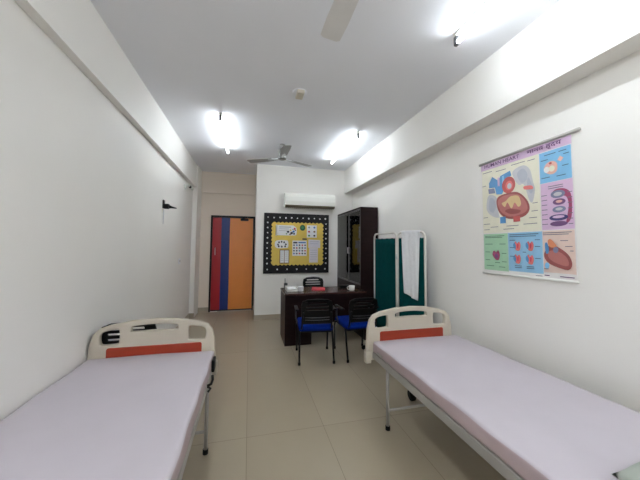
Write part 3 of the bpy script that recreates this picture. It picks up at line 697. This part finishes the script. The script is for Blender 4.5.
def bed(label, x0, x1, y0, y1, dark_latch, cb, zt, zm):
    cx = (x0+x1)/2
    t = thing('hospital_bed', label, 'bed', (cx, (y0+y1)/2, 0), 0, 'hospital beds')
    # mattress: rounded slab under a fitted sheet
    g = G().m(M['sheet_side']); g.box(x0, x1, y0+.03, y1-.024, .503, zm, .022, 4)
    g.m(M['sheet'])
    for f in g.bm.faces:
        f.smooth = True
        if f.normal.z > .45: f.material_index = 1
    bmesh.ops.subdivide_edges(g.bm, edges=[e for e in g.bm.edges if e.calc_length() > .4], cuts=24, use_grid_fill=True)
    for v in g.bm.verts:
        if v.co.z > zm-.01: v.co.z += .0025*math.sin(v.co.x*9+v.co.y*3.1)+.002*math.sin(v.co.y*13+v.co.x*4)
        else: v.co.x += .003*math.sin(v.co.y*17+v.co.z*30)
    mt = g.build('mattress', None, t)
    # frame rails
    g = G()
    for x in (x0+.002, x1-.042): g.box(x, x+.04, y0+.01, y1-.005, .448, .502, .006, 2)
    g.box(x0+.03, x1-.03, y0+.02, y0+.06, .452, .498); g.box(x0+.03, x1-.03, y1-.065, y1-.025, .452, .498)
    for k in range(9): g.box(x0+.03, x1-.03, y0+.25+k*.19, y0+.285+k*.19, .47, .50)
    g.build('frame', M['bed_metal'], t)
    for yl in (y1-.275, y0+.30):
        for x in (x0+.012, x1-.012):
            g = G(); g.tube([(x, yl, .455), (x, yl, .02)], .0125, 12); l = g.build('leg', M['bed_metal'], t)
            G().tube([(x, yl, .03), (x, yl, .0)], .018, 12).build('rubber_foot', M['rubber'], l)
        g = G(); g.tube([(x0+.012, yl, .145), (x1-.012, yl, .145)], .010, 10); g.build('cross_bar', M['bed_metal'], t)
    # end boards
    for nm, y in (('footboard', y1), ('headboard', y0-.03)):
        g = G().m(M['bed_cream']); end_board(g, cb, y, zt); hb = g.build(nm, None, t)
        s = -1 if nm == 'footboard' else 1
        me = plate([round_rect(-.322, .322, .55, .672, .016)], .012, .004, Matrix.Translation((cb+.01, y+s*.021, 0)) @ XZ)
        g = G().m(M['rust']); g.mesh(me, Matrix.Identity(4)); bpy.data.meshes.remove(me); g.build('inset_panel', None, hb)
        for x in (cb-.424, cb+.424): G().box(x-.026, x+.026, y+(-.034 if s < 0 else -.024), y+(.024 if s < 0 else .034), .41, .515, .008, 2).build('corner_bracket', M['bed_cream'], hb)
    if dark_latch:
        g = G(); g.box(x1+.001, x1+.022, y1-.19, y1-.10, .50, .585, .006, 2); g.build('latch', M['black'], t)
        g = G(); g.tube([(x1-.005, y1-.37, .49), (x1+.022, y1-.365, .50), (x1+.03, y1-.36, .525), (x1+.026, y1-.34, .545)], .009, 8)
        g.tube([(x1-.005, y1-.37, .49), (x1+.02, y1-.375, .475), (x1+.006, y1-.39, .462)], .008, 8); g.build('hook', M['black'], t)
    else:
        g = G(); g.box(x0-.004, x0+.001, y1-.21, y1-.12, .515, .535, .001, 1); g.build('side_label', M['bed_metal'], t)
        c = Vector((cx-.0, y1+.055, .05)); g = G(); g.tube([c+Vector((-.016, 0, 0)), c+Vector((.016, 0, 0))], .05, 20); w = g.build('caster', M['rubber'], t)
        g = G(); g.tube([c+Vector((.0, 0, .0)), c+Vector((.03, 0, .01)), c+Vector((.03, -.02, .10)), (cx, y1-.045, .47)], .010, 8); g.build('caster_stem', M['bed_metal'], w)
    return t
bed('hospital bed along the right wall under the heart chart', 1.065, 1.925, .33, 2.35, False, 1.45, .878, .60)
bed('hospital bed along the left wall with black latch on its side', -1.10, -.248, .33, 2.41, True, -.674, .868, .61)

# pillow
g = G()
def pil(sgn):
    def fn(u, v):
        x, y = (u-.5)*2, (v-.5)*2
        e = max(0, (1-abs(x)**3.2)*(1-abs(y)**3.2)); h = .058*e**.45
        k = 1-.06*(1-abs(y)**2)*abs(x)
        return (1.487+.31*x*(1-.05*(y*y)), .552+.175*y*(1-.05*x*x), .667+sgn*h+.003*math.sin(9*x+5*y)*e)
    return fn
g.grid(pil(1), 28, 18); g.grid(pil(-1), 28, 18); bmesh.ops.remove_doubles(g.bm, verts=g.bm.verts, dist=.0015)
tag(g.build('pillow', M['pillow']), 'grey-green pillow at the near end of the right bed', 'pillow')

# ---------------------------------------------------------------- camera, world, view
F_PX, YAW, PITCH, ROLL, CYP = 281.0, math.radians(14.07), math.radians(3.38), math.radians(.455), 229.8
cam = bpy.data.cameras.new('camera'); co = bpy.data.objects.new('camera', cam); COL.objects.link(co)
c, s = math.cos(YAW), math.sin(YAW)
fw = Vector((s*math.cos(PITCH), c*math.cos(PITCH), math.sin(PITCH))); r = Vector((c, -s, 0)); u = r.cross(fw)
r2 = r*math.cos(ROLL)+u*math.sin(ROLL); u2 = -r*math.sin(ROLL)+u*math.cos(ROLL)
co.matrix_world = Matrix(((r2.x, u2.x, -fw.x, 0), (r2.y, u2.y, -fw.y, 0), (r2.z, u2.z, -fw.z, 1.42), (0, 0, 0, 1)))
cam.sensor_width = 36.0; cam.lens = F_PX/640*36.0; cam.shift_y = -(240-CYP)/640; cam.clip_start = .02
scene.camera = co
w = bpy.data.worlds.new('world'); scene.world = w; w.use_nodes = True
w.node_tree.nodes['Background'].inputs['Color'].default_value = (.9, .95, 1, 1); w.node_tree.nodes['Background'].inputs['Strength'].default_value = .3
vs = scene.view_settings; vs.view_transform = 'Standard'; vs.look = 'None'; vs.gamma = 1.0; vs.use_curve_mapping = False
vs.exposure = 0.85
scene.cycles.diffuse_bounces = 5; scene.cycles.max_bounces = 12; scene.cycles.transparent_max_bounces = 12
